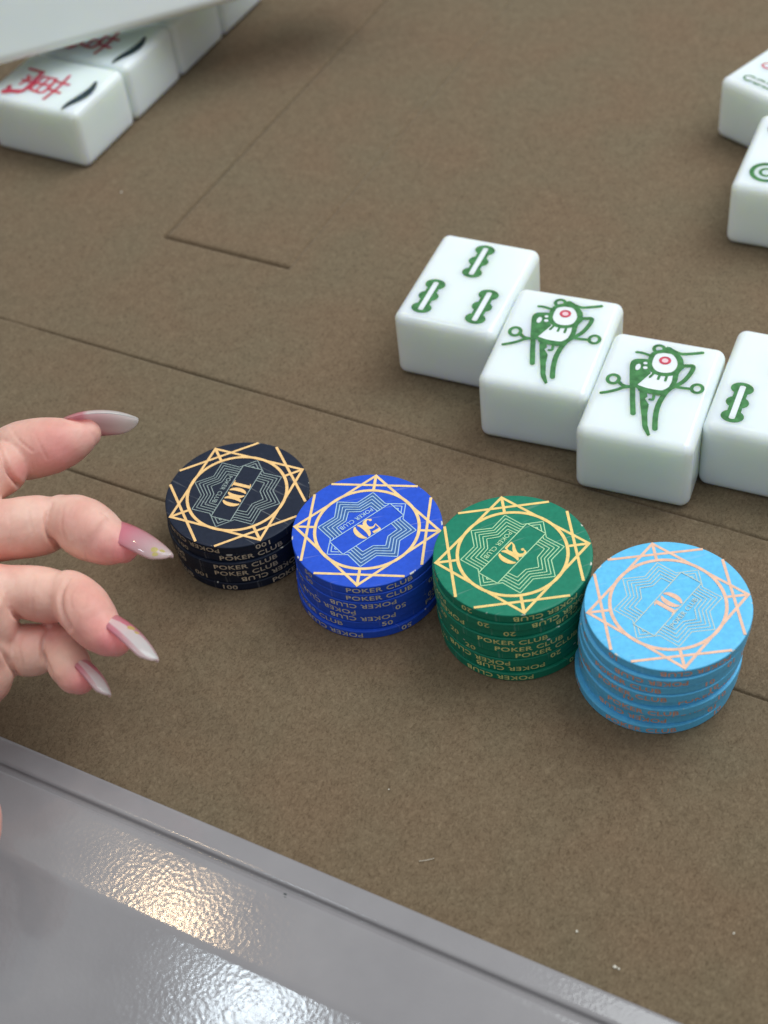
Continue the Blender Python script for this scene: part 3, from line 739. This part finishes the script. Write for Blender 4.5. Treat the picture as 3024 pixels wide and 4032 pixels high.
Z1, Z2, Z3, Z4 = 50, 44, 38, 27
def build_hand():
    bm = bmesh.new()
    # index finger
    tube(bm, [(30, 455, Z1, 165), (100, 413, Z1, 208), (250, 379, Z1, 220), (400, 352, Z1, 203), (510, 322, Z1, 172), (590, 292, Z1, 137), (632, 270, Z1, 105)])
    tube(bm, [(-620, 900, Z1 + 2, 250), (-300, 720, Z1 + 2, 232), (-120, 585, Z1 + 2, 215), (10, 520, Z1 + 1, 200), (60, 485, Z1, 165)])
    # middle finger
    tube(bm, [(-700, 1080, Z2 + 4, 250), (-300, 1010, Z2 + 3, 238), (0, 975, Z2 + 2, 226), (200, 950, Z2 + 1, 226), (330, 930, Z2, 217), (420, 908, Z2, 186)])
    tube(bm, [(450, 893, Z2 + 1, 182), (560, 925, Z2 + 1, 212), (660, 985, Z2 + 1, 217), (760, 1043, Z2, 191), (840, 1080, Z2, 155), (895, 1100, Z2, 115)])
    # ring finger
    tube(bm, [(-500, 1500, Z3 + 6, 240), (-160, 1420, Z3 + 4, 215), (60, 1415, Z3 + 2, 192), (200, 1422, Z3 + 1, 198), (340, 1446, Z3, 205), (450, 1458, Z3, 184)])
    tube(bm, [(505, 1440, Z3 + 1, 182), (580, 1510, Z3 + 1, 198), (645, 1590, Z3 + 1, 196), (712, 1680, Z3, 178), (790, 1750, Z3, 147), (838, 1776, Z3, 118)])
    # little finger
    tube(bm, [(-450, 1980, Z4 + 4, 230), (-120, 1880, Z4 + 2, 190), (80, 1842, Z4, 183), (220, 1842, Z4, 195), (320, 1825, Z4, 178), (380, 1815, Z4, 150)])
    tube(bm, [(425, 1790, Z4, 145), (465, 1870, Z4, 158), (505, 1950, Z4, 156), (550, 2028, Z4, 141), (580, 2052, Z4, 117)])
    # palm side below, mostly outside the frame
    tube(bm, [(-700, 1300, 48, 420), (-420, 1560, 42, 420), (-230, 1760, 36, 300), (-150, 1930, 30, 240), (-130, 2040, 26, 225), (-150, 2120, 22, 180)])
    tube(bm, [(-190, 1560, 42, 270), (-110, 1640, 38, 232), (-60, 1690, 34, 200)])
    tube(bm, [(-900, 1100, 52, 420), (-1250, 1500, 52, 460), (-1750, 2000, 56, 430), (-2600, 2700, 70, 470)])
    tube(bm, [(-1100, 1800, 40, 400), (-700, 2500, 34, 330), (-330, 2900, 26, 250), (-214, 3100, 24, 225), (-260, 3400, 22, 190)])
    me = bpy.data.meshes.new('rough'); 
    for v in bm.verts: v.co *= S
    bm.to_mesh(me); bm.free()
    o = bpy.data.objects.new('rough', me); C.objects.link(o)
    rm = o.modifiers.new('r', 'REMESH'); rm.mode = 'VOXEL'; rm.voxel_size = .5 * S; rm.use_smooth_shade = True
    sm = o.modifiers.new('s', 'SMOOTH'); sm.factor = .5; sm.iterations = 6
    dg = bpy.context.evaluated_depsgraph_get(); dg.update()
    ev = o.evaluated_get(dg); m2 = bpy.data.meshes.new_from_object(ev)
    bpy.data.objects.remove(o)
    m2.name = 'person'
    # creases pressed into the skin
    nv = len(m2.vertices); co = np.empty(nv * 3); m2.vertices.foreach_get('co', co); co = co.reshape(-1, 3) / S
    no = np.empty(nv * 3); m2.vertices.foreach_get('normal', no); no = no.reshape(-1, 3)
    q = (co - CP) @ CR; uu = (PW / 2 + F * q[:, 0] / -q[:, 2]) / 1.82278 / K; vv = ((PH / 2 - F * q[:, 1] / -q[:, 2]) / 1.82278 - 855.8) / K
    view = CP - co; view /= np.linalg.norm(view, axis=1)[:, None]; facing = np.clip(((no * view).sum(1) - .0) * 3, 0, 1)
    CRS = [([(-40, 300), (0, 395), (40, 500), (80, 580), (140, 650)], 15, 1.1), ([(70, 200), (100, 270), (150, 330), (235, 400)], 8, .20), ([(240, 240), (280, 330), (340, 450)], 8, .14),
           ([(375, 780), (345, 860), (337, 930), (350, 1010), (395, 1070), (455, 1140)], 13, 1.0), ([(470, 760), (450, 860), (445, 960), (480, 1060)], 8, .18), ([(600, 1060), (640, 1220)], 8, .15), ([(215, 740), (205, 860), (240, 1000)], 8, .12), ([(60, 800), (75, 950), (60, 1100)], 9, .14),
           ([(500, 1330), (455, 1410), (440, 1490), (455, 1580), (510, 1690)], 13, 1.0), ([(570, 1350), (510, 1440), (520, 1540)], 8, .16), ([(50, 1440), (70, 1530), (120, 1590), (170, 1640)], 13, .6),
           ([(360, 1680), (318, 1760), (308, 1830), (320, 1910), (362, 2010)], 13, 1.0), ([(-20, 1810), (40, 1890), (80, 1960), (140, 2060)], 14, .9), ([(0, 1400), (50, 1520), (90, 1590), (160, 1625)], 12, .3),
           ([(150, 1700), (140, 1830), (170, 1960)], 9, .14), ([(250, 1300), (230, 1450), (250, 1600)], 9, .14), ([(600, 1560), (700, 1500)], 7, .10),
           ([(800, 900), (765, 858), (735, 850)], 9, .3)]
    disp = np.zeros(nv)
    for P, wd, dep in CRS:
        P = np.array(smooth_path(P, 6)); best = np.full(nv, 1e9)
        wgt = np.zeros(nv)
        for kk, (a, b) in enumerate(zip(P[:-1], P[1:])):
            d = b - a; L2 = d @ d + 1e-9; tt = np.clip(((uu - a[0]) * d[0] + (vv - a[1]) * d[1]) / L2, 0, 1)
            dd = (uu - a[0] - tt * d[0]) ** 2 + (vv - a[1] - tt * d[1]) ** 2
            sel = dd < best; best[sel] = dd[sel]; wgt[sel] = min(1.0, .2 + 1.3 * (kk + tt[sel].mean() if sel.any() else kk) / len(P))
        disp -= 1.25 * dep * wgt * np.exp(-best / wd ** 2) * facing; disp += .14 * dep * wgt * np.exp(-(np.sqrt(best) - 2.6 * wd) ** 2 / (1.5 * wd) ** 2) * facing
    # faint undulation of flesh
    disp += .06 * np.sin(co[:, 0] * .9 + np.sin(co[:, 1] * .7)) * np.sin(co[:, 2] * .8 + co[:, 1] * .4)
    co += no * disp[:, None]; m2.vertices.foreach_set('co', (co * S).ravel()); m2.update()
    at_ = m2.attributes.new('blush', 'FLOAT', 'POINT'); bl = np.zeros(nv)
    for x, y, r, k in ((430, 430, 190, .55), (640, 300, 90, .35), (900, 1130, 150, .9), (760, 1130, 160, .5), (800, 1790, 150, .9), (700, 1700, 150, .4), (610, 2080, 130, .8), (390, 1700, 120, .35), (500, 900, 80, .15), (180, 1700, 120, .2), (150, 540, 80, .4)):
        bl = np.maximum(bl, k * np.exp(-((uu - x) ** 2 + (vv - y) ** 2) / r ** 2))
    at_.data.foreach_set('value', bl)
    for p in m2.polygons: p.use_smooth = True
    m2.materials.clear(); m2.materials.append(skin_material())
    hand = bpy.data.objects.new('person', m2); C.objects.link(hand)
    tag(hand, 'bare hand reaching in from the left, fingers curled, long pink and white nails', 'person')
    return hand


m_in = bpy.data.materials.new('nail_underside'); m_in.use_nodes = True; _b = m_in.node_tree.nodes['Principled BSDF']
_b.inputs['Base Color'].default_value = (.90, .62, .65, 1); _b.inputs['Roughness'].default_value = .15; _b.inputs['Subsurface Weight'].default_value = .8
_b.inputs['Subsurface Radius'].default_value = (1, .8, .8); _b.inputs['Subsurface Scale'].default_value = .003
_t = m_in.node_tree; _u = N(_t, 'ShaderNodeUVMap'); _u.uv_map = 'nail'; _s = N(_t, 'ShaderNodeSeparateXYZ'); _t.links.new(_u.outputs[0], _s.inputs[0])
_r = N(_t, 'ShaderNodeValToRGB'); _r.color_ramp.elements[0].position = .45; _r.color_ramp.elements[0].color = (.95, .62, .66, 1); _r.color_ramp.elements[1].position = .95; _r.color_ramp.elements[1].color = (.98, .92, .92, 1)
_t.links.new(_s.outputs[0], _r.inputs[0]); _t.links.new(_r.outputs[0], _b.inputs['Base Color'])
_tl = N(_t, 'ShaderNodeBsdfTranslucent'); _t.links.new(_r.outputs[0], _tl.inputs[0]); _ms = N(_t, 'ShaderNodeMixShader'); _ms.inputs[0].default_value = .9
_t.links.new(_b.outputs[0], _ms.inputs[1]); _t.links.new(_tl.outputs[0], _ms.inputs[2]); _t.links.new(_ms.outputs[0], _t.nodes['Material Output'].inputs[0])


def nail(hand, base, tip, z0, z1, half_w, ntilt, arch, label, m, bow=1.2, taper=.8, ue=.88):
    """base, tip in tracing px; half_w in mm; ntilt = how far the nail's back turns towards the viewer"""
    a = zp(*base, z0); b = zp(*tip, z1); d = b - a; L = np.linalg.norm(d); d /= L
    vb = CR[:, 2]
    n = np.cross(d, np.cross(vb, d)); n /= np.linalg.norm(n)               # towards the viewer, square to the nail
    s = np.cross(n, d)                                                     # across, in the picture plane
    if s @ CR[:, 1] < 0: s = -s                                            # s points up in the picture
    nn = cos(ntilt) * s + sin(ntilt) * n                                   # the nail's back
    side = np.cross(nn, d)
    if side @ vb < 0: side = -side
    NU, NV = 30, 15; vs = []; uvs = []
    def wid(u): return half_w * (1 - .55 * (1 - min(1, u / .30)) ** 2) * (1 - max(0, (u - .35) / .65) ** 2.1 * taper) * (1 if u < ue else math.sqrt(max(0, 1 - ((u - ue) / (1 - ue)) ** 2)) * .97 + .03)
    for off in (0, -.55):
        for i in range(NU + 1):
            u = 1 - (1 - i / NU) ** 1.5; w_ = wid(u)
            for j in range(NV + 1):
                v = -1 + 2 * j / NV; ang = v * arch
                rad = w_ / sin(arch)
                p = a + d * (L * u) + side * (rad * sin(ang)) + nn * (rad * (cos(ang) - 1) + bow * sin(pi * u) - bow * .4 * u * u + off * (.75 if u > .9 else 1))
                vs.append(tuple(p)); uvs.append((u, (v + 1) / 2))
    fs = []; W1 = NV + 1; B = (NU + 1) * W1
    for i in range(NU):
        for j in range(NV):
            q = i * W1 + j; fs.append((q, q + 1, q + W1 + 1, q + W1)); fs.append((B + q + W1, B + q + W1 + 1, B + q + 1, B + q))
    for i in range(NU):
        for j in (0, NV):
            q = i * W1 + j; fs.append((q, q + W1, B + q + W1, B + q) if j == 0 else (q + W1, q, B + q, B + q + W1))
    for j in range(NV):
        fs.append((j + 1, j, B + j, B + j + 1)); q = NU * W1 + j; fs.append((q, q + 1, B + q + 1, B + q))
    me = bpy.data.meshes.new('fingernail'); me.from_pydata([(x * S, y * S, z * S) for x, y, z in vs], [], fs); me.update()
    ul = me.uv_layers.new(name='nail')
    for lp in me.loops: ul.data[lp.index].uv = uvs[lp.vertex_index]
    bm = bmesh.new(); bm.from_mesh(me); bmesh.ops.recalc_face_normals(bm, faces=bm.faces[:]); bm.to_mesh(me); bm.free()
    o = link('fingernail', me, m, hand, True)
    me.materials.append(m_in)
    for k, p in enumerate(me.polygons):
        if max(p.vertices) >= B and min(p.vertices) >= B: p.material_index = 1
    if label: o['label'] = label
    return o


hand = build_hand()
nail(hand, (455, 172), (1003, 150), Z1 + 3, Z1 - 1, 4.9, radians(-33), 1.1, 'clear pink nail with a white upper edge, on the straight finger', nail_material('nail_polish', (.40, .25), ()), 1.5, .40, .70)
nail(hand, (780, 880), (1254, 1132), Z2 + 2, Z2 + 2, 5.2, radians(14), 1.2, 'pink nail with small gold flowers, tip by the black chips', nail_material('nail_polish', (2.6, .1), ((.12, .50, .10), (.20, .62, .06), (.84, .78, .09), (.91, .70, .07), (.88, .9, .07))), 1.2, .42, .80)
nail(hand, (805, 1562), (1156, 1893), Z3 + 2, Z3 + 2, 4.5, radians(5), 1.1, 'pink nail with a broad white streak and a yellow mark', nail_material('nail_polish', (.95, .1), ((.46, .62, .11), (.56, .60, .07)), .93), 1.2, .45, .82)
nail(hand, (595, 1882), (810, 2152), Z4 + 2, Z4 + 2, 3.6, radians(2), 1.1, 'short pink and white nail on the lowest finger', nail_material('nail_polish', (.95, .1), (), .93), .9, .45, .82)
